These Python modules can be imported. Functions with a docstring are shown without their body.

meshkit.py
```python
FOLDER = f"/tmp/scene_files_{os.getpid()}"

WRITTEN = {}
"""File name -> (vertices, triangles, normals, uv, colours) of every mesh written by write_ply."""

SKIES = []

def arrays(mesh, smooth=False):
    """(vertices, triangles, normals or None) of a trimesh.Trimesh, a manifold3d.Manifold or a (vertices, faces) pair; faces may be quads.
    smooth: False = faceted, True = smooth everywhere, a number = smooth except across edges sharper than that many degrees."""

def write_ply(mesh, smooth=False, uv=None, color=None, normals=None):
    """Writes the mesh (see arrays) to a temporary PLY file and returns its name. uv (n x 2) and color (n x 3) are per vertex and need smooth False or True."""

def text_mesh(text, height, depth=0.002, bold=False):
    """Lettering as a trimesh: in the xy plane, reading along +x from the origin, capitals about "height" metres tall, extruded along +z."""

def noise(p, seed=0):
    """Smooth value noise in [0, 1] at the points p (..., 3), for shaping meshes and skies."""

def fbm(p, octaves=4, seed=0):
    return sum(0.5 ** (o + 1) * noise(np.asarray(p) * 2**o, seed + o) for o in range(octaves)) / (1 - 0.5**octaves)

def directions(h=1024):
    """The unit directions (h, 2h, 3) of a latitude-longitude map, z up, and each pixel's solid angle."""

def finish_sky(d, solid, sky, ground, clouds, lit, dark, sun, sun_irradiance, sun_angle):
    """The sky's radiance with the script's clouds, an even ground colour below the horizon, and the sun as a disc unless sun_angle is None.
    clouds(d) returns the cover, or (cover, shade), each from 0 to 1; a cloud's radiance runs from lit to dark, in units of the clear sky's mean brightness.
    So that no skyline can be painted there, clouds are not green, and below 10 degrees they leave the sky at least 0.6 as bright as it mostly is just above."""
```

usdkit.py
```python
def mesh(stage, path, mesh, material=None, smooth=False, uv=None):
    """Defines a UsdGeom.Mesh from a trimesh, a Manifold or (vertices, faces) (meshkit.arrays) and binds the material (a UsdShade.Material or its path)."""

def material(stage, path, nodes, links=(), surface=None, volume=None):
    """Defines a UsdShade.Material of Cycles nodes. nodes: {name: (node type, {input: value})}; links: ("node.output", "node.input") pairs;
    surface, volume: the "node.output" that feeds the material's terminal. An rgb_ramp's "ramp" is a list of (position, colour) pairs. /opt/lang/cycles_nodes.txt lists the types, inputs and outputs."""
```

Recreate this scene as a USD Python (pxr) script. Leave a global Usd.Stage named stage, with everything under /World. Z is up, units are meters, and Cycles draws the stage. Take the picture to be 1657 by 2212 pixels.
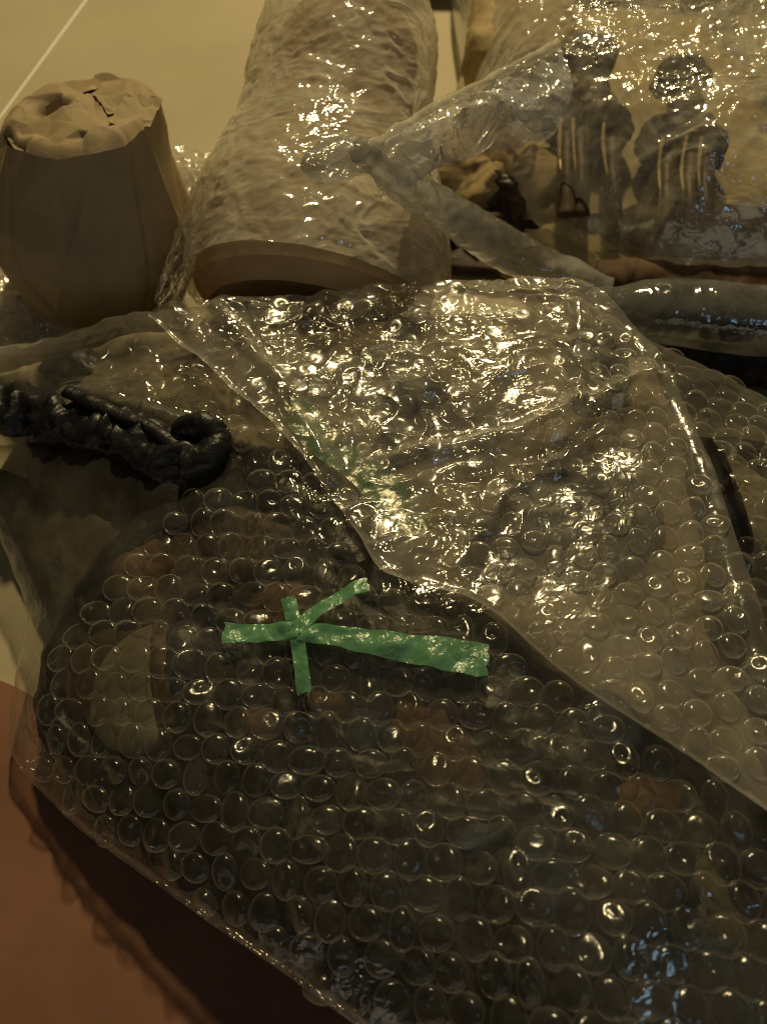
import math, random
import numpy as np
import trimesh
from scipy.spatial import cKDTree
from shapely.geometry import Polygon, Point, LineString
from shapely import contains_xy
import shapely
import usdkit, meshkit
from pxr import Usd, UsdGeom, UsdLux, UsdShade, Gf, Sdf, Vt

random.seed(7)
RNG = np.random.default_rng(7)
stage = Usd.Stage.CreateInMemory()
UsdGeom.SetStageUpAxis(stage, 'Z')
UsdGeom.SetStageMetersPerUnit(stage, 1.0)
UsdGeom.Xform.Define(stage, '/World')

# ------------------------------------------------------------------ camera
H, PITCH, F = 0.36, math.radians(58), 752.0          # metres, downwards, focal length in pixels of a 766 wide picture
cam = UsdGeom.Camera.Define(stage, '/World/camera')
cam.CreateHorizontalApertureAttr(36.0)
cam.CreateFocalLengthAttr(36.0 * F / 766)
cam.CreateFStopAttr(11.0)
cam.CreateFocusDistanceAttr(0.33)
cam.CreateClippingRangeAttr(Gf.Vec2f(0.01, 100))
cam.CreateExposureAttr(0.0)
cam.AddTranslateOp().Set(Gf.Vec3d(0, 0, H))
cam.AddRotateXOp().Set(90 - math.degrees(PITCH))

# ------------------------------------------------------------------ lamps (a room at night: one warm bulb behind the parcels, dim added fill lamps, a cool glow)
def look_xf(prim, pos, target):
    m = Gf.Matrix4d().SetLookAt(Gf.Vec3d(*pos), Gf.Vec3d(*target), Gf.Vec3d(0, 0.01, 1)).GetInverse()
    prim.AddTransformOp().Set(m)
key = UsdLux.SphereLight.Define(stage, '/World/ceiling_bulb')
key.CreateRadiusAttr(0.045); key.CreateIntensityAttr(900); key.CreateColorAttr(Gf.Vec3f(1, .80, .41)); key.CreateNormalizeAttr(False)
key.AddTranslateOp().Set(Gf.Vec3d(0.04, 1.32, 1.27))
fill = UsdLux.RectLight.Define(stage, '/World/overhead_fill')
fill.CreateWidthAttr(2.4); fill.CreateHeightAttr(2.4); fill.CreateIntensityAttr(0.06); fill.CreateColorAttr(Gf.Vec3f(1, .84, .60))  # added overhead panel, a soft fill for the whole room
look_xf(fill, (0.0, 0.3, 2.2), (0, 0.3, 0))
fill_front = UsdLux.RectLight.Define(stage, '/World/front_fill')
fill_front.CreateWidthAttr(2.2); fill_front.CreateHeightAttr(.8); fill_front.CreateIntensityAttr(0.46); fill_front.CreateColorAttr(Gf.Vec3f(1, .90, .74))  # added panel behind the camera to brighten the front sides
look_xf(fill_front, (-0.1, -1.5, 0.42), (0, 0.4, 0.12))
cool = UsdLux.RectLight.Define(stage, '/World/cool_glow')
cool.CreateWidthAttr(.16); cool.CreateHeightAttr(.12); cool.CreateIntensityAttr(3.2); cool.CreateColorAttr(Gf.Vec3f(.45, .74, 1))  # unseen cool source that gives the bluish glints
look_xf(cool, (0.55, -0.30, 0.75), (0.1, 0.3, 0.05))

# ------------------------------------------------------------------ helpers
K = 766 / 1657.0                                      # survey of the photograph in 1657 wide pixels
CP, SP = math.cos(PITCH), math.sin(PITCH)
def at(x, y, z=0.0):
    """The point at height z that stands at this place of the survey."""
    u, v = (x * K - 383) / F, (y * K - 512) / F
    d = np.array([u, CP - v * SP, -SP - v * CP])
    return np.array([0, 0, H]) + d * ((z - H) / d[2])
def ats(pts, z=0.0):
    return np.array([at(p[0], p[1], p[2] if len(p) > 2 else z) for p in pts])

used = {}
def path(name, parent='/World'):
    key_ = (parent, name); n = used.get(key_, 0); used[key_] = n + 1
    return f'{parent}/{name}' + (f'_{n:03d}' if n else '')
def tag(prim, label=None, cat=None, group=None, kind=None):
    for k, v in (('label', label), ('category', cat), ('group', group), ('kind', kind)):
        if v: prim.SetCustomDataByKey(k, v)
    return prim
def thing(name, label=None, cat=None, group=None, loc=(0, 0, 0), kind=None):
    x = UsdGeom.Xform.Define(stage, path(name)); x.AddTranslateOp().Set(Gf.Vec3d(*map(float, loc)))
    p = x.GetPrim(); tag(p, label, cat, group, kind); ORIGIN[str(p.GetPath())] = np.array(loc, float)
    return p
ORIGIN = {}
def obj(name, mesh, mat, parent=None, smooth=True, label=None, cat=None, group=None, kind=None):
    par = str(parent.GetPath()) if parent is not None else '/World'
    top = '/'.join(par.split('/')[:3]); off = ORIGIN.get(top, np.zeros(3))
    v, f = (mesh.vertices, mesh.faces) if hasattr(mesh, 'faces') else mesh
    v = np.asarray(v, float) - off
    m = usdkit.mesh(stage, path(name, par), (v, np.asarray(f)), mat, smooth=smooth)
    m.CreateDoubleSidedAttr(True)
    return tag(m.GetPrim(), label, cat, group, kind)

def cat_mesh(ms):
    vs, fs, n = [], [], 0
    for v, f in ms:
        f = np.asarray(f)
        if f.shape[1] == 4: f = np.vstack([f[:, [0, 1, 2]], f[:, [0, 2, 3]]])
        vs.append(v); fs.append(f + n); n += len(v)
    return np.vstack(vs), np.vstack(fs)
def grid_mesh(P, wrap_u=False, wrap_v=False):
    n, m = P.shape[:2]
    i = np.arange(n if wrap_u else n - 1); j = np.arange(m if wrap_v else m - 1)
    I, J = np.meshgrid(i, j, indexing='ij'); I2, J2 = (I + 1) % n, (J + 1) % m
    a, b, c, d = I * m + J, I2 * m + J, I2 * m + J2, I * m + J2
    f = np.stack([a, b, c, d], -1).reshape(-1, 4)
    f = np.vstack([f[:, [0, 1, 2]], f[:, [0, 2, 3]]])
    return P.reshape(-1, 3), f
def spline(pts, n, closed=False):
    pts = np.asarray(pts, float)
    from scipy.interpolate import PchipInterpolator, CubicSpline
    q = np.vstack([pts, pts[:1]]) if closed else pts
    t = np.r_[0, np.cumsum(np.sqrt(np.linalg.norm(np.diff(q, axis=0), axis=1)) ** 1.0)]
    t2 = np.r_[0, np.cumsum(np.linalg.norm(np.diff(q, axis=0), axis=1))]
    out = PchipInterpolator(t2, q, axis=0)(np.linspace(0, t2[-1], n, endpoint=not closed))
    if closed:                                        # soften the corners a little
        for _ in range(3): out = (np.roll(out, 1, 0) + 2 * out + np.roll(out, -1, 0)) / 4
    return out
def frames(c):
    t = np.gradient(c, axis=0); t /= np.linalg.norm(t, axis=1, keepdims=True)
    n = np.zeros_like(t); ref = np.array([0, 0, 1.0])
    if abs(t[0] @ ref) > .9: ref = np.array([0, 1.0, 0])
    for i in range(len(t)):
        v = ref - (ref @ t[i]) * t[i]; n[i] = ref = v / np.linalg.norm(v)
    return t, n, np.cross(t, n)
def tube(pts, r, ns=60, sides=40, flat=1.0, crump=0.0, freq=60, seed=0, caps=True, smooth=True):
    """A bent, wrinkled roll through the points; r one radius or one for each point."""
    c = spline(pts, ns) if smooth else np.asarray(pts, float)
    ns = len(c)
    rr = np.interp(np.linspace(0, 1, ns), np.linspace(0, 1, len(np.atleast_1d(r))), np.atleast_1d(r)) if np.ndim(r) else np.full(ns, r)
    t, n, b = frames(c)
    a = np.linspace(0, 2 * np.pi, sides, endpoint=False)
    P = c[:, None] + rr[:, None, None] * (np.cos(a)[None, :, None] * b[:, None] + flat * np.sin(a)[None, :, None] * n[:, None])
    if crump:
        d = P - c[:, None]; d /= np.linalg.norm(d, axis=-1, keepdims=True) + 1e-9
        P = P + d * (crumple(P, freq, seed) * crump)[..., None]
    if caps: P = np.concatenate([c[:1, None] + 0 * P[:1], P, c[-1:, None] + 0 * P[-1:]], 0)
    return grid_mesh(P, wrap_v=True)
def crumple(P, freq, seed=0, octaves=3):
    """Ridged noise: film or paper that has been creased, about -0.5 to 0.5."""
    P = np.asarray(P, float); q = P * freq
    w = meshkit.fbm(q * .6 + 3.1, 2, seed + 50)[..., None] * 1.4
    out, amp, tot = 0, 1.0, 0
    for o in range(octaves):
        n = meshkit.noise((q + w) * (1.9 ** o) + 17.3 * o, seed + o)
        out = out + amp * (1 - np.abs(2 * n - 1)) ** 1.3; tot += amp; amp *= .55
    return out / tot - .5
def facet(P2, spacing, seed, aspect=1.0):
    """Flat facets meeting in sharp creases, as in folded paper: -1 to 1 over the plane."""
    from scipy.interpolate import LinearNDInterpolator
    P2 = np.asarray(P2, float); q = P2.reshape(-1, 2) / [spacing, spacing * aspect]
    lo, hi = np.floor(q.min(0)) - 2, np.ceil(q.max(0)) + 2
    r = np.random.default_rng(seed)
    X, Y = np.meshgrid(np.arange(lo[0], hi[0] + 1), np.arange(lo[1], hi[1] + 1))
    pts = np.c_[X.ravel(), Y.ravel()] + r.uniform(-.45, .45, (X.size, 2))
    return LinearNDInterpolator(pts, r.uniform(-1, 1, len(pts)))(q).reshape(P2.shape[:-1])
def ell(c, r, rot=None, nu=28, nv=18, crump=0, freq=80, seed=0, power=1.0):
    a = np.linspace(0, 2 * np.pi, nu, endpoint=False); p = np.linspace(-np.pi / 2, np.pi / 2, nv)
    A, B = np.meshgrid(a, p, indexing='ij')
    P = np.stack([np.cos(A) * np.cos(B), np.sin(A) * np.cos(B), np.sin(B)], -1)
    P = np.sign(P) * np.abs(P) ** power
    P = P * np.asarray(r)
    if crump: P = P * (1 + crump * crumple(P + c, freq, seed))[..., None]
    if rot is not None: P = P @ np.asarray(rot).T
    return grid_mesh(P + np.asarray(c), wrap_u=True)
def rotz(a): c, s = math.cos(a), math.sin(a); return np.array([[c, -s, 0], [s, c, 0], [0, 0, 1]])
def boxm(c, size, rot=None, bev=.12):
    """A box with softened edges."""
    import manifold3d as m3
    s = np.asarray(size, float) / 2; b = bev * s.min()
    pts = [np.array([i * (s[0] - (0 if k == 0 else b)), j * (s[1] - (0 if k == 1 else b)), l * (s[2] - (0 if k == 2 else b))])
           for i in (-1, 1) for j in (-1, 1) for l in (-1, 1) for k in range(3)]
    m = m3.Manifold.hull_points(np.array(pts)).to_mesh()
    v = m.vert_properties[:, :3].astype(float)
    if rot is not None: v = v @ np.asarray(rot).T
    return v + np.asarray(c), m.tri_verts

# ------------------------------------------------------------------ materials
UsdGeom.Scope.Define(stage, '/World/Looks')
LK = '/World/Looks/'
def matte(name, c1, c2, scale=30, rough=.75, bump=.0, bscale=200, detail=4, lo=.35, hi=.65, spec=.3, sheen=0, distortion=0, trans=0):
    nodes = {'geo': ('geometry', {}), 'n': ('noise_texture', {'scale': scale, 'detail': float(detail), 'roughness': .6, 'distortion': float(distortion)}),
             'r': ('rgb_ramp', {'ramp': [(0, c1), (lo, c1), (hi, c2), (1, c2)]}),
             'p': ('principled_bsdf', {'roughness': rough, 'specular_ior_level': spec, 'sheen_weight': float(sheen)})}
    links = [('geo.position', 'n.vector'), ('n.fac', 'r.fac'), ('r.color', 'p.base_color')]
    if bump:
        nodes['bn'] = ('noise_texture', {'scale': bscale, 'detail': 3.0, 'roughness': .6}); nodes['b'] = ('bump', {'strength': bump, 'distance': .002})
        links += [('geo.position', 'bn.vector'), ('bn.fac', 'b.height'), ('b.normal', 'p.normal')]
    out = 'p.BSDF'
    if trans:
        nodes['t'] = ('translucent_bsdf', {}); nodes['m'] = ('mix_closure', {'fac': float(trans)})
        links += [('r.color', 't.color'), ('p.BSDF', 'm.closure1'), ('t.BSDF', 'm.closure2')]; out = 'm.closure'
    return usdkit.material(stage, LK + name, nodes, links, surface=out)

def film(name, haze=.15, rim=.35, color=(.79, .80, .82), rough=.11, bump=.30, bscale=150, vary=.6, spec=.09, vscale=45, clear=(.97, .96, .93), tl=.5):
    """Thin clear plastic: mostly see-through, a milky share that grows where the film is seen edge on, and a glossy skin."""
    nodes = {'geo': ('geometry', {}),
             'bn': ('noise_texture', {'scale': float(bscale), 'detail': 2.0, 'roughness': .55, 'distortion': .6}), 'b': ('bump', {'strength': float(bump), 'distance': .0025}),
             'lw': ('layer_weight', {'blend': .5}),
             'f2': ('math', {'math_type': 'power', 'value2': 2.2}), 'f3': ('math', {'math_type': 'multiply', 'value2': float(rim)}),
             'hn': ('noise_texture', {'scale': float(vscale), 'detail': 4.0, 'roughness': .6}),
             'hm': ('map_range', {'from_min': .3, 'from_max': .7, 'to_min': float(haze * (1 - vary)), 'to_max': float(haze * (1 + vary)), 'clamp': True}),
             'ha': ('math', {'math_type': 'add', 'use_clamp': True}),
             'tr': ('transparent_bsdf', {'color': clear}), 'di': ('diffuse_bsdf', {'color': color}), 'tl': ('translucent_bsdf', {'color': color}),
             'sc': ('mix_closure', {'fac': float(tl)}), 'ba': ('mix_closure', {}),
             'gl': ('glossy_bsdf', {'color': (1, 1, 1), 'roughness': float(rough), 'distribution': 'ggx'}),
             'p5': ('math', {'math_type': 'power', 'value2': 4.0}), 'pm': ('math', {'math_type': 'multiply_add', 'value2': .75, 'value3': float(spec)}),
             'out': ('mix_closure', {})}
    links = [('geo.position', 'bn.vector'), ('bn.fac', 'b.height'), ('b.normal', 'gl.normal'), ('b.normal', 'lw.normal'),
             ('lw.facing', 'f2.value1'), ('f2.value', 'f3.value1'), ('geo.position', 'hn.vector'), ('hn.fac', 'hm.value'),
             ('hm.result', 'ha.value1'), ('f3.value', 'ha.value2'),
             ('di.BSDF', 'sc.closure1'), ('tl.BSDF', 'sc.closure2'), ('ha.value', 'ba.fac'), ('tr.BSDF', 'ba.closure1'), ('sc.closure', 'ba.closure2'),
             ('lw.facing', 'p5.value1'), ('p5.value', 'pm.value1'), ('pm.value', 'out.fac'), ('ba.closure', 'out.closure1'), ('gl.BSDF', 'out.closure2')]
    return usdkit.material(stage, LK + name, nodes, links, surface='out.closure')

M = {
 'tile': matte('tile_glaze', (.44, .38, .255), (.50, .435, .295), 5, rough=.36, bump=.02, bscale=700, spec=.6),
 'grout': matte('grout_pale', (.80, .78, .70), (.86, .84, .78), 120, rough=.9),
 'mat': matte('dim_floor_brown', (.21, .105, .068), (.29, .145, .092), 14, rough=.95, bump=.22, bscale=2400, spec=.1),  # tone of the dim reddish floor put into the colour
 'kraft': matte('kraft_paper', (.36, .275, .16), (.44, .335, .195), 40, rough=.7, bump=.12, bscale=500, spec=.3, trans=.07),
 'kraft_lit': matte('kraft_backlit', (.56, .42, .24), (.66, .50, .29), 40, rough=.7, bump=.12, bscale=500, spec=.3, trans=.40),  # paler, more translucent kraft copy: backlit brightness put into the colour
 'bubble_soft': film('film_bubble_soft', .07, .38, rough=.20, color=(.84, .80, .71), bump=.1, bscale=120, tl=.7, spec=.05, vary=.8, vscale=30),
 'green_film': film('tape_green', .66, .2, color=(.24, .56, .31), rough=.28, bump=.3, bscale=500, vary=.15, tl=.35, spec=.07),
 'green_faint': film('tape_green_faint', .38, .2, color=(.18, .48, .25), rough=.3, bump=.3, vary=.9, vscale=70),
 'kraft_old': matte('kraft_mottled', (.27, .19, .09), (.45, .35, .18), 55, rough=.75, bump=.15, bscale=300, trans=.05),  # kraft mottled from dark to mid brown
 'film': film('film_clear', .055, .20, color=(.84, .80, .71), vary=.8),
 'bubble': film('film_bubble', .030, .26, rough=.20, bump=.22, bscale=130, color=(.84, .80, .71), tl=.85, spec=.032, vary=.9, vscale=25),
 'flap': film('film_doubled', .19, .28, vary=.75, rough=.19, color=(.85, .80, .70), vscale=22),
 'wrap': film('film_wrap', .50, color=(.90, .84, .68), tl=.38, vary=.5, rough=.12),
 'wrapclear': film('film_bag', .32, color=(.86, .81, .69), tl=.4, vary=.7, rough=.12),
 'rolldark': film('film_dark_roll', .62, .4, color=(.24, .24, .225), rough=.12, bump=.3),
 'wing': film('film_wing', .58, .35, vary=.4, rough=.12),
 'roll': film('film_rolled', .40, .5, color=(.54, .54, .52), rough=.2),
 'dark': matte('dark_lacquer', (.003, .004, .006), (.014, .010, .008), 26, rough=.45, bump=.3, bscale=90, lo=.38, hi=.66),
 'darkwarm': matte('dark_brown_stuff', (.018, .011, .007), (.075, .045, .022), 30, rough=.6, bump=.3, bscale=120),
 'black': matte('black_leather', (.006, .006, .008), (.014, .013, .014), 50, rough=.42, bump=.5, bscale=150, spec=.4),
 'mottle': matte('mottled_lining', (.04, .034, .026), (.30, .25, .17), 24, rough=.7, bump=.3, bscale=90, lo=.36, hi=.6),
 'greycard': matte('grey_patch', (.12, .105, .075), (.17, .15, .105), 40, rough=.8),
 'green': matte('green_tape_paper', (.085, .27, .12), (.16, .38, .20), 70, rough=.5, bump=.4, bscale=300, spec=.4, trans=.25),
 'gold': matte('gold_wood', (.30, .23, .09), (.40, .31, .13), 80, rough=.4, spec=.5),
 'wood': matte('dark_wood', (.045, .028, .016), (.10, .062, .034), 60, rough=.5, spec=.4),
 'rust': matte('rust_brown', (.16, .07, .025), (.27, .13, .05), 50, rough=.7, bump=.2, bscale=200),
 'olive': matte('olive_shade_patch', (.05, .042, .026), (.085, .072, .045), 40, rough=.8),  # shading under the left film as colour, and one patch of contents
 'rustdark': matte('rust_dim', (.045, .022, .010), (.10, .055, .026), 50, rough=.7),
 'navy': matte('navy_cloth', (.014, .020, .034), (.03, .042, .06), 60, rough=.6),
 'baggy': matte('kraft_liner', (.40, .325, .18), (.50, .41, .235), 30, rough=.8),
 'capdark': matte('cap_brown_black', (.012, .008, .006), (.03, .02, .012), 60, rough=.8, spec=.15),
 'slate': matte('slate_grey', (.05, .055, .06), (.07, .075, .08), 20, rough=.6),
}

# ------------------------------------------------------------------ the floor: big tiles with pale joints, an added brown sheet for the dim area at the lower left
floor = thing('floor', kind='structure')
g0, g1 = at(0, 249)[:2], at(183, 0)[:2]
gd = (g1 - g0) / np.linalg.norm(g1 - g0); gn = np.array([-gd[1], gd[0]])
TS, GW = .80, .0032
ga = math.atan2(gd[1], gd[0])
for i in range(-1, 3):
    for j in range(-2, 2):
        c = g0 + gd * ((i + .32) * TS) + gn * ((j + .5) * TS)
        obj('tile', boxm((*c, -.005), (TS - GW, TS - GW, .01), rotz(ga), bev=.12), M['tile'], floor, smooth=25)
obj('grout', boxm((*(g0 + gd * TS * .82), -.0070), (TS * 4.6, TS * 4.6, .011), rotz(ga)), M['grout'], floor, smooth=False)

mpts = ats([(-420, 1400), (-120, 1440), (60, 1500), (300, 1760), (700, 2000), (1100, 2300), (1200, 2700), (100, 2900), (-500, 2400)])[:, :2]  # added sheet: its brown stands in for tile floor in dim reddish light
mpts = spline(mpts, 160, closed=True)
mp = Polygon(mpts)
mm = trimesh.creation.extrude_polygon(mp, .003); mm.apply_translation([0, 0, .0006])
obj('dim_floor_sheet', mm, M['mat'], smooth=30, label='added reddish brown sheet for the dim floor at lower left beside the large package', cat='mat')

# ------------------------------------------------------------------ sheets shaped over a plan
class Pillow:
    """A soft parcel lying on the floor: a plan with a rim height at every point, swelling towards the middle."""
    def __init__(s, pts, swell, width, und=.006, far=None, n=900, seed=0, center=None, ridges=(), crump=lambda xy: 0.0, freq=85):
        s.B = spline(ats(pts), n, closed=True)
        s.c = s.B[:, :2].mean(0) if center is None else np.asarray(center)[:2]
        s.tree = cKDTree(s.B[:, :2]); s.sub = s.B[::12]
        s.swell, s.width, s.und, s.seed, s.crump, s.freq, s.far = swell, width, und, seed, crump, freq, far
        s.poly = Polygon(s.B[:, :2])
        s.ridges = [(LineString(r), h, w) for r, h, w in ridges]
    def base(s, xy):
        xy = np.asarray(xy, float); sh = xy.shape[:-1]; q = xy.reshape(-1, 2)
        d, _ = s.tree.query(q)
        d = np.where(contains_xy(s.poly, q[:, 0], q[:, 1]), d, 0)
        W = 1 / (np.linalg.norm(q[:, None] - s.sub[None, :, :2], axis=-1) ** 2.5 + 1e-9)
        rz = (W @ s.sub[:, 2]) / W.sum(1)
        e = np.clip(d / s.width, 0, 1)
        bump = np.sqrt(np.maximum(0, 1 - (1 - e) ** 2))
        P3 = np.c_[q, 0 * d]
        sw = s.swell if s.far is None else s.swell + (s.far[0] - s.swell) * np.clip((q[:, 1] - s.far[1]) / (s.far[2] - s.far[1]), 0, 1)
        z = rz + sw * bump + s.und * (meshkit.fbm(P3 * 16 + 5, 3, s.seed) - .5) * 2 * bump
        for line, h, w in s.ridges:
            dl = shapely.distance(line, shapely.points(q)); z = z + h * np.exp(-(dl / w) ** 2) * e
        return z.reshape(sh)
    def top(s, xy):
        z = s.base(xy); q = np.concatenate([np.asarray(xy, float), 0 * z[..., None]], -1)
        return z + s.crump(np.asarray(xy, float)) * crumple(q, s.freq, s.seed, 4)
    def normal(s, xy, e=.004):
        xy = np.asarray(xy, float)
        gx = (s.base(xy + [e, 0]) - s.base(xy - [e, 0])) / (2 * e); gy = (s.base(xy + [0, e]) - s.base(xy - [0, e])) / (2 * e)
        n = np.stack([-gx, -gy, np.ones_like(gx)], -1)
        return n / np.linalg.norm(n, axis=-1, keepdims=True)
    def mesh(s, nr=260, inset=.8, under=True, floor_z=.004):
        r = np.linspace(0.004, 1, nr) ** .8
        XY = s.c + r[None, :, None] * (s.B[:, None, :2] - s.c)
        P = np.concatenate([XY, s.top(XY)[..., None]], -1)
        if under:
            rows = []
            for k, a in enumerate(np.linspace(0, 1, 14)[1:]):
                rr = 1 - (1 - inset) * (1 - math.cos(a * math.pi / 2)); zz = s.B[:, 2] * (1 - math.sin(a * math.pi / 2)) + floor_z * math.sin(a * math.pi / 2)
                q = np.c_[s.c + rr * (s.B[:, :2] - s.c), np.maximum(zz, floor_z)]
                rows.append(q)
            P = np.concatenate([P, np.stack(rows, 1)], 1)
        return grid_mesh(P, wrap_u=True)
    def patch(s, pts, dz, nr=200, n=700, crump=0.0, freq=85, seed=3, zlift=None, closed_under=False, zs=.07):
        """A sheet lying on the parcel at dz above it, over the plan seen at these survey points."""
        xy = s.plan(pts, zs); b = spline(xy, n, closed=True)
        c = np.array(Polygon(b).representative_point().coords[0]) if not Polygon(b).contains(Point(b.mean(0))) else b.mean(0)
        r = np.linspace(0.004, 1, nr)
        XY = c + r[None, :, None] * (b[:, None] - c)
        z = s.base(XY) + dz + crump * crumple(np.concatenate([XY, 0 * XY[..., :1]], -1), freq, seed, 2)
        if zlift is not None: z = z + zlift(XY, r)
        return grid_mesh(np.concatenate([XY, z[..., None]], -1), wrap_u=True)
    def plan(s, pts, z0=.07, it=6):
        """Where the survey points lie on the parcel's top."""
        out = []
        z = np.full(len(pts), z0)
        for _ in range(it):
            xy = np.array([at(p[0], p[1], zz)[:2] for p, zz in zip(pts, z)]); z = .5 * z + .5 * np.clip(s.base(xy), .0, .2)
        return xy

# ------------------------------------------------------------------ the large package in front
PK_OUT = [(-330, 770, .05), (-100, 755, .055), (0, 752, .055), (120, 732, .06), (270, 684, .066), (390, 672, .07), (700, 668, .072), (830, 656, .074), (1130, 640, .076), (1215, 640, .076),
          (1310, 680, .074), (1420, 745, .07), (1560, 812, .066), (1680, 880, .06), (1900, 1000, .05), (2150, 1400, .05), (2300, 1900, .05), (2250, 2420, .055), (1800, 2700, .055), (1150, 2500, .05),
          (760, 2212, .045), (600, 2097, .04), (425, 1977, .034), (300, 1885, .028), (165, 1785, .02), (100, 1722, .014), (45, 1662, .011), (24, 1600, .014), (34, 1500, .02), (62, 1360, .025), (30, 1240, .03), (-30, 1120, .035), (-200, 1000, .04), (-360, 880, .045)]
def rl(pts, z=.085): return ats(pts, z)[:, :2]
CRZ = Polygon(rl([(180, 700), (390, 670), (1235, 635), (1245, 900), (1210, 960), (1000, 1120), (880, 1210), (600, 960), (420, 800), (200, 800)]))
def crz(xy):                                           # creased hard at the far side, taut over the near half
    d = shapely.distance(CRZ, shapely.points(np.asarray(xy).reshape(-1, 2))).reshape(np.shape(xy)[:-1])
    t = np.clip(1 - d / .035, 0, 1); return t * t * (3 - 2 * t)
def pk_cr(xy): return   .0005 + .0058 * crz(xy)
PK = Pillow(PK_OUT, .032, .085, .005, (.012, .12, .27), 1100, 11, center=at(800, 1350, .06), crump=pk_cr, freq=42,
            ridges=[(rl([(120, 800), (330, 870), (560, 930)]), .006, .006), (rl([(1180, 950), (1400, 850), (1560, 780)]), .006, .007), (rl([(100, 1640), (500, 1880), (900, 2120)], .05), .003, .005)])
pk = thing('bubble_wrapped_package', 'large flat package in bubble wrap with green tape filling the foreground', 'package', loc=(*PK.c, 0))
obj('wrap_sheet', PK.mesh(230, .80), M['film'], pk)

DARK = [(-200, 830), (0, 850), (250, 870), (480, 950), (620, 1010), (800, 1190), (850, 1290), (1010, 1330), (1190, 1470), (1430, 1640), (1657, 1800), (2000, 2050), (2050, 2420), (1250, 2420), (770, 2190), (600, 2075), (425, 1950), (300, 1860), (165, 1755), (100, 1690), (70, 1600), (80, 1440), (140, 1300), (240, 1150), (150, 1060), (0, 960), (-200, 920)]
FLAP = [(330, 715), (420, 690), (700, 675), (830, 660), (1130, 640), (1215, 640), (1310, 690), (1400, 800), (1470, 930), (1530, 1080), (1590, 1270), (1657, 1490), (1740, 1700), (1790, 1880), (1657, 1795), (1430, 1630), (1300, 1545), (1180, 1455), (1080, 1365), (1000, 1315), (900, 1290), (832, 1272), (770, 1180), (700, 1080), (600, 955), (480, 850), (380, 760)]
def lift(XY, r):
    return .003 * np.clip((r - .93) / .07, 0, 1)[None, :] ** 2 * (.6 + .8 * meshkit.noise(np.concatenate([XY * 40, 0 * XY[..., :1]], -1), 9))
def flap_cr(): return 0
xyF = PK.plan(FLAP); fb = spline(xyF, 900, closed=True); fpoly = Polygon(fb)
fc = PK.plan([(1080, 1010)])[0]
rF = np.linspace(.004, 1, 230) ** .85
XYF = fc + rF[None, :, None] * (fb[:, None] - fc)
q3 = np.concatenate([XYF, 0 * XYF[..., :1]], -1)
tF = crz(XYF)
zF = PK.base(XYF) + .0085 + (.0013 + .0058 * tF) * crumple(q3, 42, 31, 2) + lift(XYF, rF)
for r_, h_, w_ in [([(830, 1030), (1000, 1000), (1210, 930), (1400, 850)], .006, .005), ([(980, 1250), (1080, 1110), (1300, 960)], .005, .005), ([(700, 680), (620, 780), (640, 900)], .004, .005),
                   ([(900, 690), (960, 800), (900, 900)], .004, .006), ([(1240, 690), (1240, 860), (1210, 950)], .005, .005), ([(470, 700), (600, 850), (720, 1050)], .005, .004), ([(1430, 730), (1390, 830), (1330, 900)], .004, .004)]:
    dl = shapely.distance(LineString(PK.plan(r_)), shapely.points(XYF.reshape(-1, 2))).reshape(XYF.shape[:2]); zF = zF + h_ * np.exp(-(dl / w_) ** 2)
obj('wrap_flap', grid_mesh(np.concatenate([XYF, zF[..., None]], -1), wrap_u=True), M['flap'], pk, label='milky doubled flap of bubble wrap folded over the package')

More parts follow.
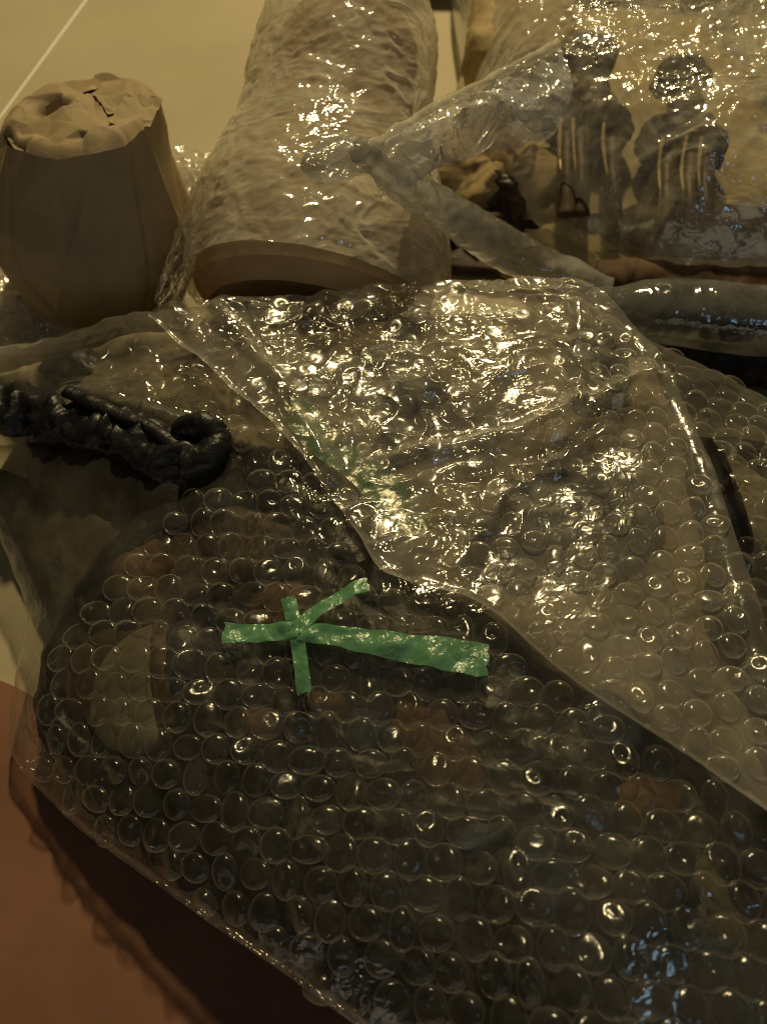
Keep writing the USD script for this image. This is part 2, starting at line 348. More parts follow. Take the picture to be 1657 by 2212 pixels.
LAY = [(10, 765), (120, 742), (270, 694), (390, 680), (520, 676), (600, 690), (680, 800), (700, 960), (640, 985), (540, 900), (420, 850), (290, 830), (150, 815), (40, 800)]
# bubbles: one dome each
def dome(p, n, r, h, rnd, seg=18):
    rings = np.array([1, .985, .94, .84, .62, .32, .04])
    zz = np.maximum(0, 1 - rings ** 5) ** .6 * h
    a = np.linspace(0, 2 * np.pi, seg, endpoint=False)
    x = np.array([1.0, 0, 0]) - n[0] * n; x /= np.linalg.norm(x); y = np.cross(n, x)
    sq = 1 + .09 * rnd.standard_normal(); tilt = .24 * rnd.standard_normal(2); dent = rnd.uniform(0, .75); da = rnd.uniform(0, 6.28)
    R, A = np.meshgrid(rings * r, a, indexing='ij')
    X, Y = R * np.cos(A) * sq, R * np.sin(A) / sq
    Z = zz[:, None] + (X * tilt[0] + Y * tilt[1]) * (zz[:, None] / h)
    Z = Z - dent * h * np.exp(-(((X - .4 * r * np.cos(da)) ** 2 + (Y - .4 * r * np.sin(da)) ** 2) / (.35 * r) ** 2)) * (zz[:, None] / h)
    P = p + X[..., None] * x + Y[..., None] * y + Z[..., None] * n
    return grid_mesh(P.transpose(1, 0, 2), wrap_u=True)
def hexes(poly, s, ang, jit, rnd):
    x0, y0, x1, y1 = poly.bounds; c = np.array([(x0 + x1) / 2, (y0 + y1) / 2]); L = max(x1 - x0, y1 - y0)
    n = int(L / s) + 3; out = []
    for j in range(-n, n):
        for i in range(-n, n):
            p = np.array([(i + .5 * (j % 2)) * s, j * s * .866])
            p = c + rotz(ang)[:2, :2] @ p + rnd.normal(0, jit, 2)
            out.append(p)
    out = np.array(out)
    return out[contains_xy(poly, out[:, 0], out[:, 1])]
darkpoly = Polygon(PK.plan(DARK)).buffer(0)
rnd = np.random.default_rng(3)
SPB = .0122
hx = hexes(PK.poly.buffer(-.0035), SPB, math.radians(-7), .0004, rnd)
hx = hx[(hx[:, 1] < .28)]
infl = contains_xy(fpoly.buffer(.001), hx[:, 0], hx[:, 1])
hx = hx[~infl]
plain = Polygon(PK.plan([(-300, 780), (200, 800), (480, 900), (570, 1040), (380, 1090), (240, 1230), (150, 1340), (110, 1450), (105, 1600), (60, 1680), (-100, 1700), (-400, 1300)])).buffer(0)
hx = hx[~contains_xy(plain, hx[:, 0], hx[:, 1])]
# warp so that rows wander a little
w3 = np.c_[hx * 9, 0 * hx[:, 0]]
hx = hx + .004 * np.c_[meshkit.noise(w3, 4) - .5, meshkit.noise(w3, 5) - .5]
hz, hn = PK.top(hx), PK.normal(hx, .006)
order = np.argsort(np.linalg.norm(np.c_[hx, hz] - [0.03, .0, H], axis=1))
uv_ok = []
rest = []
cnt = 0
for k in order:
    n = hn[k]; p = np.r_[hx[k], hz[k]] - n * .0004
    d = p - [0, 0, H]; depth = d[1] * CP - d[2] * SP; u = 383 + F * d[0] / depth; v = 512 - F * (d[1] * SP + d[2] * CP) / depth
    if not (-30 < u < 800 and -30 < v < 1060): continue
    fade = np.clip((.27 - hx[k][1]) / .06, .35, 1)
    mshd = dome(p, n, .0063 * (1 + .04 * rnd.standard_normal()), .0043 * fade * (.5 + .55 * np.clip(meshkit.noise(np.r_[hx[k] * 22, .5], 77) * 1.9 - .35 + rnd.normal(0, .22), 0, 1)), rnd)
    if cnt < 300: obj('bubble', mshd, M['bubble'], pk); cnt += 1
    else: rest.append(mshd)
# bubbles under the flap and on its inner side
hf = hexes(fpoly.buffer(-.004), .0118, math.radians(12), .0006, rnd)
zf_tree = cKDTree(XYF.reshape(-1, 2))
soft = []
di, ii = zf_tree.query(hf)
for p2, i in zip(hf, ii):
    n = PK.normal(p2[None], .006)[0]; p = np.r_[p2, zF.reshape(-1)[i] + .0002]
    t = float(crz(p2))
    soft.append(dome(p, n, .0052, .0038 * (1 - .7 * t) * rnd.uniform(.5, 1.1), rnd, 14))
obj('flap_bubble_field', cat_mesh(soft), M['bubble_soft'], pk, kind='stuff')
obj('bubble_field', cat_mesh(rest), M['bubble'], pk, kind='stuff')

# the loose seam of film along the lower left rim
rim = [(45, 1655, .016), (165, 1778, .024), (300, 1876, .032), (425, 1966, .038), (600, 2085, .044), (760, 2200, .05), (900, 2300, .05)]
obj('edge_seam', tube(ats(rim), [.0008, .0011, .0012, .0011, .0010], 160, 12, .8, .0010, 120, 5), M['film'], pk)
rim2 = [(300, 835), (420, 880), (560, 940), (700, 1085), (770, 1185), (835, 1275)]
# tape
def strip(pts, w0, w1, dz, seed, n=60, m=12, zs=None, zf=None, rag=.0004):
    xy = PK.plan(pts); c = spline(xy, n)
    t = np.gradient(c, axis=0); t /= np.linalg.norm(t, axis=1, keepdims=True); nn = np.c_[-t[:, 1], t[:, 0]]
    w = (np.linspace(w0, w1, n) * (1 + .12 * (meshkit.noise(np.c_[np.linspace(0, 1, n) * 9, np.zeros(n), np.full(n, seed)], seed) - .5)))[:, None] / 2; s = np.linspace(-1, 1, m)
    XY = c[:, None] + nn[:, None] * (w * s)[..., None]
    endr = meshkit.noise(np.c_[s * 4, 0 * s, 0 * s + seed], seed) - .5
    XY[0] -= t[0] * (endr * 2 * rag * 2)[:, None]; XY[-1] += t[-1] * (endr * 2 * rag * 2)[:, None]
    q = np.concatenate([XY, 0 * XY[..., :1]], -1)
    z = PK.base(XY) + dz + .0016 * (meshkit.noise(q * 170, seed) - .5) * 2 + .0012 * crumple(q, 260, seed)
    T = np.concatenate([XY, z[..., None]], -1); Bm = T - [0, 0, .00025]
    a, fa = grid_mesh(T); b, fb_ = grid_mesh(Bm)
    return cat_mesh([(a, fa), (b, fb_[:, ::-1])])
PX = .36 / 1657 * 1.0
obj('tape_strip', strip([(652, 1378), (760, 1392), (900, 1415), (1050, 1438)], .0070, .0140, .0052, 3), M['green_film'], pk, label='long green tape strip pointing right from the tape cross')
obj('tape_strip', strip([(488, 1382), (560, 1380), (650, 1374)], .0090, .0062, .0056, 4), M['green_film'], pk)
obj('tape_strip', strip([(635, 1380), (700, 1327), (796, 1278)], .0062, .0066, .0062, 5), M['green_film'], pk)
obj('tape_strip', strip([(626, 1306), (640, 1370), (652, 1440), (660, 1510)], .0062, .0058, .0058, 6), M['green_film'], pk)
obj('tape_strip', strip([(640, 890), (700, 965), (790, 1030), (895, 1145)],   .014, .019, .0030, 7, rag=.004), M['green_faint'], pk, label='blurred green tape strip under the milky flap')

# ---- what lies inside the package
def inner(pts, dz, mat_, name, crump, freq, seed, nr=120, n=400, parent=None, thick=.012):
    xy = PK.plan(pts); b = spline(xy, n, closed=True); pl = Polygon(b)
    c = b.mean(0) if pl.contains(Point(b.mean(0))) else np.array(pl.representative_point().coords[0])
    r = np.linspace(.004, 1, nr); XY = c + r[None, :, None] * (b[:, None] - c)
    d = cKDTree(b).query(XY.reshape(-1, 2))[0].reshape(XY.shape[:2])
    e = np.clip(d / .012, 0, 1)
    z = PK.base(XY) + dz - thick * (1 - np.sqrt(np.maximum(0, 1 - (1 - e) ** 2))) + crump * crumple(np.concatenate([XY, 0 * XY[..., :1]], -1), freq, seed, 3)
    z = np.maximum(z, .006)
    P = np.concatenate([XY, z[..., None]], -1)
    edge = P[:, -1:].copy(); edge[..., 2] = .004
    return grid_mesh(np.concatenate([P, edge], 1), wrap_u=True)
core = thing('wrapped_ornament', 'dark brown and black contents seen dimly through the bubbles of the large front package', 'contents', loc=(*PK.c, 0))
BODY = [(340, 1330), (520, 1230), (640, 1120), (720, 1060), (800, 1190), (900, 1280), (1050, 1350), (1250, 1500), (1450, 1640), (1657, 1780), (1900, 1950), (2000, 2350), (1250, 2460), (768, 2206), (604, 2091), (431, 1970), (304, 1877), (171, 1777), (108, 1712), (80, 1640), (200, 1590), (320, 1610), (350, 1550), (315, 1450)]
obj('body', inner(BODY, -.0065, M['dark'], 'body', .005, 40, 21, thick=.007), M['dark'], core)
def on(pts, dz):
    xy = PK.plan([p[:2] for p in pts]); return np.c_[xy, np.maximum(PK.base(xy) + dz, .006)]
obj('shade_underlay', inner([(90, 1350), (340, 1290), (420, 1700), (220, 1720), (110, 1670), (50, 1600), (55, 1460)], -.016, None, 'x', .003, 40, 28), M['darkwarm'], core)  # dark sheet added to dim the floor seen through the film
obj('curved_arm', tube(on([(480, 1060), (330, 1100), (230, 1190), (150, 1300), (100, 1400), (85, 1480), (100, 1560), (170, 1640), (260, 1700)], -.010), [.007, .008, .008, .0075, .007, .007, .008, .009], 120, 24, .6, .003, 70, 3), M['black'], core)
obj('curved_arm', tube(on([(560, 1200), (430, 1230), (325, 1310), (335, 1420), (340, 1560)], -.0095), [.008, .010, .009, .006, .005], 80, 24, .6, .003, 70, 4), M['darkwarm'], core)
obj('pale_patch', inner([(325, 1335), (240, 1385), (195, 1455), (182, 1530), (215, 1600), (290, 1625), (335, 1590), (318, 1450)], -.0030, None, 'x', .001, 60, 5, 60, 200, thick=.003), M['greycard'], core, label='grey crescent-shaped inset at the ornament\'s left end')  # grey piece added where floor and wrap show between the dark arms
obj('shoulder', inner([(0, 900), (200, 930), (420, 1010), (560, 1060), (700, 1080), (640, 1180), (480, 1260), (330, 1330), (260, 1250), (330, 1110), (180, 1090), (30, 1000)], -.012, None, 'x', .005, 40, 8), M['darkwarm'], core)
for i, (x, y, rx, ry) in enumerate([(900, 850, 70, 45), (880, 930, 60, 40), (1250, 1120, 190, 120), (1100, 1180, 90, 70), (1290, 790, 70, 90), (1560, 1080, 50, 140), (1600, 1350, 55, 120), (150, 770, 70, 40), (460, 1010, 60, 60), (760, 1130, 40, 60)]):
    xy = PK.plan([(x, y), (x + rx, y), (x, y + ry)]); z = PK.base(xy[:1])[0]
    obj('dark_lump', ell((*xy[0], z - (.006 if x > 800 else .012)), (abs(xy[1][0] - xy[0][0]), abs(xy[2][1] - xy[0][1]), .010), None, 48, 26, .5, 45, i), M['dark'], core)
obj('side_panel', inner([(1490, 890), (1640, 900), (1900, 1050), (2050, 1500), (2000, 1950), (1740, 1740), (1660, 1490), (1570, 1210), (1500, 1000)], -.012, None, 'x', .004, 40, 18), M['dark'], core)
obj('pale_patch', inner([(1530, 930), (1620, 960), (1720, 1040), (1800, 1180), (1657, 1175), (1610, 1145), (1570, 1050)], -.008, None, 'x', .002, 60, 19, 60, 200), M['greycard'], core, label='grey inset at the ornament\'s right side')
obj('shade_underlay', inner([(-120, 930), (130, 1020), (280, 1110), (170, 1290), (90, 1470), (46, 1500), (66, 1345), (35, 1230)], -.016, None, 'x', .003, 40, 38), M['olive'], core)  # added sheet: shading of the left film put in as dark olive
for x, y, w, h_, m_ in [(935, 1560, 75, 130, 'rustdark'), (1010, 1650, 50, 70, 'rustdark'), (1190, 1860, 70, 120, 'navy'), (1060, 1800, 80, 45, 'navy'), (1330, 1560, 60, 80, 'navy'), (800, 1560, 60, 60, 'navy'), (700, 1500, 50, 40, 'rustdark'), (560, 1560, 60, 50, 'rustdark'), (1560, 2050, 70, 90, 'navy'), (620, 1290, 90, 50, 'rustdark'), (300, 1210, 60, 60, 'rustdark'), (1420, 1720, 110, 60, 'rustdark'), (1560, 1960, 50, 140, 'olive')]:
    q = PK.plan([(x, y), (x + w, y), (x, y + h_)]); z = PK.base(q[:1])[0]
    obj('coloured_patch', ell((*q[0], z - .0105), (abs(q[1][0] - q[0][0]), abs(q[2][1] - q[0][1]), .007), rotz(.2), 44, 22, .6, 60, int(x)), M[m_], core)
UPPER = [(-60, 785), (60, 757), (300, 692), (500, 680), (820, 668), (1200, 650), (1330, 705), (1440, 800), (1490, 940), (1550, 1200), (1640, 1500), (1700, 1740), (1460, 1590), (1200, 1430), (1050, 1310), (900, 1250), (780, 1120), (640, 970), (480, 930), (250, 850)]
lining = obj('padding_sheet', inner(UPPER, -.0075, None, 'x', .007, 34, 12, 160, 500, thick=.006), M['mottle'], None, label='mottled brown padding sheet under the milky flap of the large package', cat='padding')
strap = thing('rolled_strap', 'dark rolled strap with a curled end at the upper left of the large package', 'strap', loc=on([(200, 900)], 0)[0])
obj('strap_band', tube(on([(-60, 880), (20, 880), (130, 900), (260, 935), (370, 985), (430, 1000)], -.001), [.010, .013, .012, .011, .012, .012], 140, 32, .55, .010, 70, 6), M['black'], strap)
obj('curled_end', tube(on([(400, 1010), (450, 1000), (468, 965), (440, 930), (395, 940), (390, 965)], .003), [.008, .008, .007, .006, .004], 80, 24, .9, .003, 80, 7), M['black'], strap)
obj('strap_edge', tube(on([(150, 860), (230, 895), (330, 940), (395, 985)], .005), .0032, 80, 16, .5, .002, 90, 8), M['black'], strap)
obj('strap_tail', tube(on([(600, 1035), (660, 1070), (720, 1130), (780, 1215)], -.004), [.005, .007, .006, .004], 60, 20, .5, .002, 90, 9), M['black'], strap)

# ------------------------------------------------------------------ kraft parcel at the upper left
cb = at(112, 668, .002); cb[2] = .0
ct = at(160, 262, .128)
ax = ct - cb; hh = np.linalg.norm(ax); az = ax / hh; axx = np.array([1, 0, 0]) - az[0] * az; axx /= np.linalg.norm(axx); ayy = np.cross(az, axx)
cb = at(232, 668, .0); ct = at(172, 256, .126)
ax = ct - cb; hh = np.linalg.norm(ax); az = ax / hh; axx = np.array([1, 0, 0]) - az[0] * az; axx /= np.linalg.norm(axx); ayy = np.cross(az, axx)
cup = thing('kraft_paper_parcel', 'brown kraft paper parcel shaped like a cup with crumpled tucked top at upper left', 'parcel', loc=cb)
na, nt = 260, 150
A, T = np.meshgrid(np.linspace(0, 2 * np.pi, na, endpoint=False), np.linspace(0, 1, nt), indexing='ij')
Rp = np.interp(T, [0, .02, .25, .45, .62, .85, 1], [.0375, .0390, .0490, .0570, .0545, .0450, .0400])
sup = (np.abs(np.cos(A)) ** 3.2 + np.abs(np.sin(A)) ** 3.2) ** (-1 / 3.2)
Rr = Rp * (1 + .55 * (sup - 1) * (1 - .3 * T))
PH = np.stack([((A - np.pi / 2) % (2 * np.pi)) * .046, T * hh], -1)
Rr = Rr +   .0030 * facet(PH, .034, 41, 1.7) + .0016 * facet(PH, .017, 42, 1.5) * (.3 + T) + .0016 * facet(PH, .012, 43, 2.2) * np.clip((T - .72) / .2, 0, 1)
# long slanting creases
for a0, a1, w, d in [(-2.5, -1.75, .035, -.0030), (-.7, -.95, .03, -.0024), (-1.2, -2.1, .05, .0016), (-.35, -.1, .04, .0028), (-1.7, -1.0, .025, -.0016), (2.2, 2.4, .1, .002)]:
    dd = (A - (a0 + (a1 - a0) * (1 - T)) + np.pi) % (2 * np.pi) - np.pi
    Rr = Rr + d * np.exp(-(dd / w) ** 2) * np.clip(T * 3, 0, 1) * np.clip((1.1 - T) * 3, 0, 1)
Zc = T * hh + .009 * T ** 5 * np.cos(A - .25) + .003 * (meshkit.noise(np.stack([np.cos(A) * 2, np.sin(A) * 2, 0 * A], -1), 8) - .5) * T
P = cb + (Rr * np.cos(A))[..., None] * axx + (Rr * np.sin(A))[..., None] * ayy + Zc[..., None] * az
obj('paper_body', grid_mesh(P, wrap_u=True), M['kraft'], cup)
# the tucked top: pleats running in from the rim
rr = np.linspace(1, .01, 90)
A2, R2 = np.meshgrid(np.linspace(0, 2 * np.pi, na, endpoint=False), rr, indexing='ij')
rimR = Rr[:, -1:]; rimZ = Zc[:, -1:]
Xl, Yl = R2 * rimR * np.cos(A2), R2 * rimR * np.sin(A2)
pl = np.stack([Xl, Yl, 0 * Xl], -1)
g = np.clip((1 - R2) * 5, 0, 1)
rimz0 = hh + .009 * R2 * np.cos(A2 - .25) + (rimZ - hh - .009 * np.cos(A2 - .25)) * R2
XY2 = np.stack([Xl, Yl], -1)
Zt = rimz0 + .0050 * np.sin(np.clip((1 - R2) / .2, 0, 1) * np.pi * .5) + .0028 * facet(XY2, .017, 51) * g + .0020 * facet(XY2, .008, 52) * g + .002 * np.clip(1 - R2, 0, 1)
for q0, q1, w_, d_ in [((-.018, .001), (-.009, .003), .0045, .007), ((-.036, -.016), (-.024, -.030), .0032, .006)]:
    dl = shapely.distance(LineString([q0, q1]), shapely.points(XY2.reshape(-1, 2))).reshape(Xl.shape)
    Zt = Zt - d_ * np.exp(-(dl / w_) ** 2)
Pt = cb + Xl[..., None] * axx + Yl[..., None] * ayy + Zt[..., None] * az
obj('tucked_top', grid_mesh(Pt, wrap_u=True), M['kraft'], cup)
def cl(x, y, z): return cb + x * axx + y * ayy + (hh + z) * az
# folded-over tongues of paper on the rim
def tongue(p0, p1, up, w, seed, mat_='kraft'):
    n, m = 50, 24; t = np.linspace(0, 1, n); s = np.linspace(-1, 1, m)
    c = np.outer(1 - t, p0) + np.outer(t, p1) + np.outer(np.sin(t * np.pi) * 1.0, up)
    d = (np.asarray(p1) - p0) / np.linalg.norm(np.asarray(p1) - p0); sd = np.cross(az, d)
    P = c[:, None] + (w * (np.sin(np.clip(t * 1.1 + .08, 0, 1) * np.pi) ** .5)[:, None] * s[None])[..., None] * sd + (.003 * (1 - s[None] ** 2) * np.ones((n, 1)))[..., None] * az
    P = P + (.004 * crumple(P, 90, seed, 3))[..., None] * az
    a, f = grid_mesh(P); return cat_mesh([(a, f), (a - .0004 * az, f[:, ::-1])])
def paper_flap(pts, zs, seed, n=40, amp=.0022):
    """A loose fold of paper: four corners, lifted off the top and creased."""
    a, b = np.meshgrid(np.linspace(0, 1, n), np.linspace(0, 1, n), indexing='ij')
    W = [(1 - a) * (1 - b), a * (1 - b), a * b, (1 - a) * b]
    XY = sum(w[..., None] * np.array(p, float) for w, p in zip(W, pts)); z = sum(w * q for w, q in zip(W, zs))
    z = z + amp * facet(XY, .011, seed) + .0012 * facet(XY, .005, seed + 1)
    P = cb + XY[..., :1] * axx + XY[..., 1:] * ayy + (hh + z + .009 * XY[..., 0] / .04)[..., None] * az
    v, f = grid_mesh(P); return cat_mesh([(v, f), (v - .00035 * az, f[:, ::-1])])
obj('paper_fold', paper_flap([(.041, .008), (.022, .034), (.004, .016), (.018, -.010)], [.000, .002, .0062, .0062], 5, amp=.0013), M['kraft'], cup)
obj('paper_fold', paper_flap([(.040, -.012), (.043, .012), (.024, .010), (.020, -.020)], [-.002, .002, .0075, .006], 9, amp=.0013), M['kraft'], cup)
obj('paper_fold', paper_flap([(-.041, -.006), (-.022, -.034), (.006, -.030), (-.010, -.004)], [-.002, -.003, .004, .0062], 13, amp=.0013), M['kraft'], cup)
obj('paper_fold', paper_flap([(-.038, .010), (-.014, .036), (.010, .026), (-.016, .006)], [.000, .001, .0062, .0062], 17, amp=.0013), M['kraft'], cup)

# crumpled wrap lying beneath and behind that parcel
SC = Pillow([(-260, 420, .01), (-60, 430, .012), (120, 390, .02), (300, 345, .025), (410, 335, .03), (470, 350, .03), (480, 420, .02), (430, 500, .015), (380, 640, .012), (250, 720, .012), (90, 760, .012), (-80, 770, .012), (-260, 740, .012)], .016, .05, .006, None, 420, 5, crump=lambda xy: .012, freq=58)
scr = thing('crumpled_wrap', 'crumpled clear wrap lying behind and under the cup-shaped kraft parcel', 'wrap', loc=(*SC.c, 0))
obj('wrap_sheet', SC.mesh(140, .85), M['wrap'], scr)

LN = Pillow([(-260, 440, .006), (100, 410, .008), (300, 365, .012), (450, 365, .016), (460, 430, .01), (400, 600, .008), (250, 700, .006), (0, 745, .006), (-260, 725, .006)], .010, .05, .003, None, 300, 25, crump=lambda xy: .006, freq=50)
obj('shade_sheet', LN.mesh(90, .9, floor_z=.002), M['mottle'], scr)  # sheet added beneath the wrap, its dark mottle standing in for shade
# ------------------------------------------------------------------ wrapped bell-shaped vase in the middle
bb = at(674, 660, .038); ba_ = np.array([.13, .885, .43]); ba_ /= np.linalg.norm(ba_)
bx = np.array([1, 0, 0]) - ba_[0] * ba_; bx /= np.linalg.norm(bx); by = np.cross(ba_, bx)
bell = thing('wrapped_vase', 'bell-shaped vase wrapped in kraft paper and bubble wrap standing in the middle', 'vase', loc=(bb[0], bb[1], 0))
BL = .195
def lathe(prof_t, prof_r, na, nt, cr=0, freq=50, seed=0, t0=0, t1=1, wave=0, sx=1.0, arc=None):
    A, T = np.meshgrid(np.linspace(0, 2 * np.pi, na, endpoint=False) if arc is None else np.linspace(arc[0], arc[1], na), np.linspace(t0, t1, nt), indexing='ij')
    from scipy.interpolate import PchipInterpolator
    R = PchipInterpolator(prof_t, prof_r)(T)
    X, Y, Z = R * np.cos(A) * sx, R * np.sin(A), T * BL
    q = np.stack([X, Y, Z], -1)
    R = R + cr * crumple(q, freq, seed, 4) + wave * np.sin(3 * A + 5 * T + 1.0)
    R = np.maximum(R, .0005)
    P = bb + (R * np.cos(A) * sx)[..., None] * bx + (R * np.sin(A))[..., None] * by + Z[..., None] * ba_
    # keep above the floor
    P[..., 2] = np.where(P[..., 2] < .004, .004, P[..., 2])
    return grid_mesh(P, wrap_u=arc is None), P
pr_t = [-.06, .03, .12, .25, .42, .52, .62, .8, .92, 1]
pr_r = [.0600, .0705, .0715, .067, .055, .048, .045, .044, .038, .018]
(m_, _) = lathe(pr_t, pr_r, 240, 170, .005, 24, 61, -.06)
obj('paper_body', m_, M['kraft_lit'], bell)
# the hollow base: paper turned in over the rim
rb = np.linspace(1, .01, 40); A3, R3 = np.meshgrid(np.linspace(0, 2 * np.pi, 240, endpoint=False), rb, indexing='ij')
Pz = -.0105 + .012 * (1 - R3 ** 2) + .002 * crumple(np.stack([R3 * np.cos(A3), R3 * np.sin(A3), 0 * A3], -1), 3, 5, 2)
Pb = bb + (.0602 * R3 * np.cos(A3))[..., None] * bx + (.0602 * R3 * np.sin(A3))[..., None] * by + Pz[..., None] * ba_
Pb[..., 2] = np.maximum(Pb[..., 2], .005)
obj('base_paper', grid_mesh(Pb, wrap_u=True), M['kraft'], bell)
(m_, Pw) = lathe([.0, .2, .32, .45, .54, .62, .75, .9, 1.02, 1.12], [.0790, .0780, .0725, .0650, .0590, .0580, .0580, .0560, .048, .020], 380, 260, .0034, 74, 71, .0, 1.12, .002)
obj('bubble_wrap', m_, M['wrap'], bell)
(m_, Pq) = lathe([-.1, .0, .03, .12, .3, .6], [.0690, .0715, .0730, .0735, .0680, .052], 160, 60, .002, 24, 62, -.012, .32, .0, 1.0, (3.75, 5.9))
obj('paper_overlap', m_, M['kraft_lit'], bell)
# flared skirt of film at the lower left of the vase
obj('wrap_skirt', lathe([-.22, -.1, .02, .2, .4], [.090, .088, .084, .078, .066], 420, 120, .006, 60, 77, -.10, .3, .002, 1.03, (2.5, 4.1))[0], M['film'], bell)
# waist tie and the bluish knot
def bell_at(t, a, dr=0):
    from scipy.interpolate import PchipInterpolator
    r = PchipInterpolator(pr_t, pr_r)(t) + .006 + dr
    return bb + r * math.cos(a) * bx + r * math.sin(a) * by + t * BL * ba_
wa = np.linspace(0, 2 * np.pi, 40)
obj('waist_tie', tube([bell_at(.50, a, -.001) for a in wa], .0028, 120, 12, .5, .002, 90, 4, caps=False), M['roll'], bell)
kp = at(745, 345, .145)
obj('wrap_knot', ell(kp, (.017, .010, .009), rotz(.25), 48, 28, .7, 60, 9), M['roll'], bell)

# ------------------------------------------------------------------ clear bag with the figures at the upper right
BG_OUT = [(985, -140, .03), (978, 0, .03), (1000, 150, .03), (1010, 300, .03), (985, 380, .02), (1010, 450, .02), (1085, 505, .02), (1200, 560, .02), (1310, 615, .02), (1360, 660, .02), (1500, 690, .02), (1700, 700, .02), (1900, 640, .02), (1790, 430, .02), (1690, 310, .02), (1640, 160, .02), (1575, 0, .02), (1560, -140, .02)]
BG = Pillow(BG_OUT, .100, .075, .006, None, 700, 15, center=at(1330, 300, .05), crump=lambda xy: .0085, freq=58)
bag = thing('clear_wrap_bag', 'big clear wrap bag holding two dark figures at upper right', 'bag', loc=(*BG.c, 0))
obj('wrap_sheet', BG.mesh(220, .85), M['wrapclear'], bag)
def ong(pts, dz=None, z=None):
    xy = BG.plan([p[:2] for p in pts], .09); return np.c_[xy, (BG.base(xy) + dz) if z is None else np.full(len(xy), z)]
# side lobe: a folded wing of film with its hem rolled into a long tube
lob = ats([(790, 328, .152), (900, 262, .14), (1010, 200, .135), (1120, 140, .135), (1205, 98, .13), (1235, 180, .125), (1215, 260, .12), (1190, 300, .115), (1050, 335, .12), (930, 372, .13), (850, 395, .138)])
lb = spline(lob, 360, closed=True); lc = lb.mean(0) + [0, 0, .006]
r = np.linspace(.004, 1, 90); PL = lc + r[None, :, None] * (lb[:, None] - lc)
PL = PL + np.array([0, 0, 1]) * (.008 * crumple(PL, 62, 81, 4))[..., None]
obj('wrap_wing', grid_mesh(PL, wrap_u=True), M['wing'], bag)
obj('rolled_hem', tube(ats([(775, 325, .155), (850, 385, .135), (960, 455, .10), (1080, 530, .07), (1200, 590, .05), (1310, 640, .04)]), [.006, .010, .012, .014, .014, .012], 160, 32, .8, .004, 70, 12), M['roll'], bag)
obj('rolled_hem', tube(ats([(1270, 655, .04), (1340, 672, .045), (1480, 676, .048), (1600, 690, .048), (1800, 705, .048)]), [.010, .019, .021, .021, .020], 200, 40, .9, .0022, 50, 13), M['rolldark'], bag, label='long grey roll of film along the near edge of the bag')
obj('film_hem_edge', tube(ats([(790, 325, .154), (930, 240, .142), (1060, 172, .138), (1205, 96, .133)]), .0022, 120, 12, 1, .003, 110, 14), M['wrap'], bag)
obj('side_seam', tube(ats([(1535, -60, .03), (1580, 60, .03), (1640, 220, .03), (1700, 340, .03)]), .005, 100, 16, .6, .003, 80, 16), M['roll'], bag)

def figure(x, y, label, seed, sc=1.0, hat='cone'):
    """A little lying figure: cap, head, body and thin rods for legs."""
    Z = .076
    def q(dx, dy, dz=0): return at(x + dx * sc, y + dy * sc, Z + dz)
    t = thing('dark_figure', label, 'figurine', loc=q(0, 0))
    if hat == 'cone':
        a = np.linspace(0, 2 * np.pi, 24, endpoint=False)
        prof = [(-4, -44, 10), (-2, -40, 52), (2, -24, 66), (8, 4, 52), (14, 34, 30), (14, 52, 16)]
        rows = []
        for dx, dy, w in prof:
            c = q(dx, dy); ww = np.linalg.norm(q(dx + w, dy) - c)
            rows.append(c + ww * (np.cos(a)[:, None] * np.array([1, 0, 0]) + .55 * np.sin(a)[:, None] * np.array([0, -.3, 1])))
        P = np.stack(rows, 1); P = np.concatenate([q(0, -36)[None, None] + 0 * P[:, :1], P, q(12, 56)[None, None] + 0 * P[:, :1]], 1)
        P = P + (.003 * crumple(P, 90, seed))[..., None]
        obj('cap', grid_mesh(P, wrap_u=True), M['capdark'], t)
    else:
        obj('cap', ell(q(0, -5), (.019, .013, .014), rotz(.2), 36, 22, .5, 70, seed), M['capdark'], t)
    obj('head', ell(q(10, 60, -.004), (.012, .012, .011), None, 30, 18, .3, 80, seed + 1), M['wood'], t)
    for i, (dx, dy, rx, ry) in enumerate([(-46, 128, .013, .020), (40, 136, .015, .022), (0, 118, .017, .012)]):
        obj('body', ell(q(dx, dy, -.008), (rx, ry, .013), rotz(.3 * (i - 1)), 34, 22, .6, 70, seed + 3 + i), M['capdark'] if i < 2 else M['wood'], t)
    for i, dx in enumerate((-55, -30, 40) if hat == 'cone' else (-36, 14, 48)):
        e = random.uniform(-9, 12); le = random.uniform(250, 345)
        obj('rod', tube([q(dx, 110 + 10 * (i % 2), .002), q(dx + e, 230, .0), q(dx + e * 1.7, le, -.012)], [.0013, .0008], 30, 8, 1, .0012, 60, i), M['gold'], t)
        obj('leg', tube([q(dx + 16, 150, -.006), q(dx + 16 + e, 240, -.008), q(dx + 14 + e, 330, -.02)], [.006, .004, .005], 30, 14, .8, .002, 80, seed + i), M['wood'], t)
    return t
figure(1268, 138, 'dark figure with a pointed triangular cap, left of the two in the clear bag', 3)
figure(1470, 176, 'dark figure with a round cap, right of the two in the clear bag', 5, 1.0, 'round')
kb = at(1125, 95, .06)
kbx = thing('kraft_block', 'small orange brown kraft paper packet inside the clear bag, left of the figures', 'packet', loc=kb)
obj('paper_body', ell(kb, (.040, .060, .030), rotz(-.15), 60, 40, .25, 30, 4, .55), M['kraft_old'], kbx)
rc = thing('brown_paper_wad', 'crumpled brown paper wad under the folded wing of the clear bag', 'paper', loc=at(1000, 420, .04))
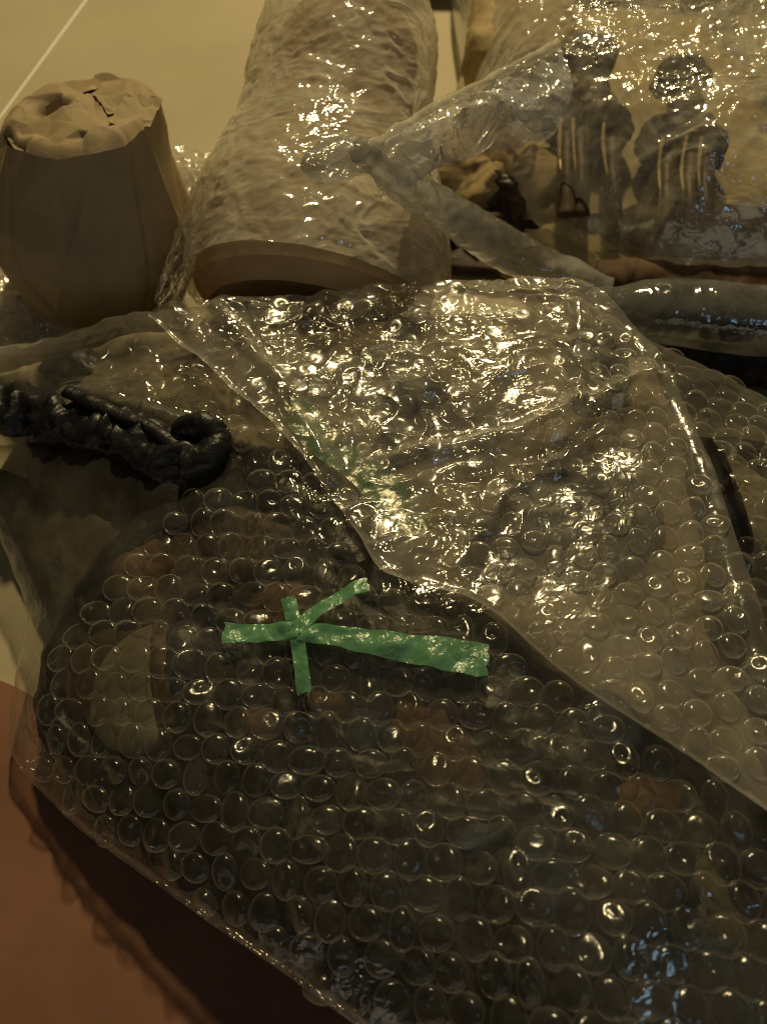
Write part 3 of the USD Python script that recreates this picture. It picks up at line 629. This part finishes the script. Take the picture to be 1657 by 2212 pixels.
obj('paper_fold', ell(at(1050, 390, .040), (.050, .026, .022), rotz(-.2), 90, 50, .9, 38, 6), M['kraft_old'], rc)
obj('paper_fold', ell(at(1115, 405, .040), (.036, .022, .018), rotz(.25), 90, 50, .9, 38, 7), M['wood'], rc)
obj('paper_fold', ell(at(1090, 462, .030), (.045, .018, .016), rotz(-.5), 90, 50, .9, 38, 8), M['darkwarm'], rc)
tr = thing('dark_bundle', 'long black and brown rolled bundle along the near side of the clear bag', 'bundle', loc=at(1400, 540, .04))
obj('cloth_and_shade_roll', tube(ats([(1120, 512, .022), (1180, 512, .026), (1300, 516, .030), (1480, 528, .034), (1700, 545, .034), (1850, 560, .034)]), [.008, .018, .022, .022, .022, .020], 160, 36, .7, .004, 45, 22), M['dark'], tr)
obj('dark_floor_cover', ell(at(1420, 500, .012), (.165, .058, .009), rotz(-.05), 90, 40, .4, 30, 33, .8), M['darkwarm'], tr)  # flat dark sheet added to keep the lit floor from showing through
obj('cloth_and_shade_roll', tube(ats([(1240, 480, .018), (1330, 474, .034), (1480, 478, .042), (1700, 486, .042)]), [.002, .013, .016, .016], 160, 36, .6, .004, 45, 23), M['darkwarm'], tr)
obj('cloth_and_shade_roll', tube(ats([(1330, 735, .018), (1450, 745, .02), (1600, 765, .02), (1850, 790, .02)]), [.012, .019, .02, .02], 120, 30, .7, .006, 50, 27), M['dark'], tr)  # dark tube added for the shade in the gap below the grey roll
obj('paper_roll', tube(ats([(1290, 600, .035), (1400, 602, .042), (1550, 618, .045), (1800, 640, .045)]), [.010, .015, .016, .016], 120, 30, .8, .005, 50, 24), M['rustdark'], tr)
bk = at(1330, 330, .004)
obj('backing_sheet', *[inner_ for inner_ in [ell(bk, (.12, .18, .045), None, 90, 50, .2, 22, 9, .7)]], M['baggy'], None, label='brown paper backing lying under the two figures in the clear bag', cat='paper')

# the dark edge of a low case across the very top
o = at(850, 2, 0)
obj('dark_case', boxm((o[0] + .31, o[1] + .16, .05), (.62, .30, .10), rotz(-.03), .1), M['slate'], None, smooth=25, label='dark slate case on the floor behind the vase at the top edge', cat='case')
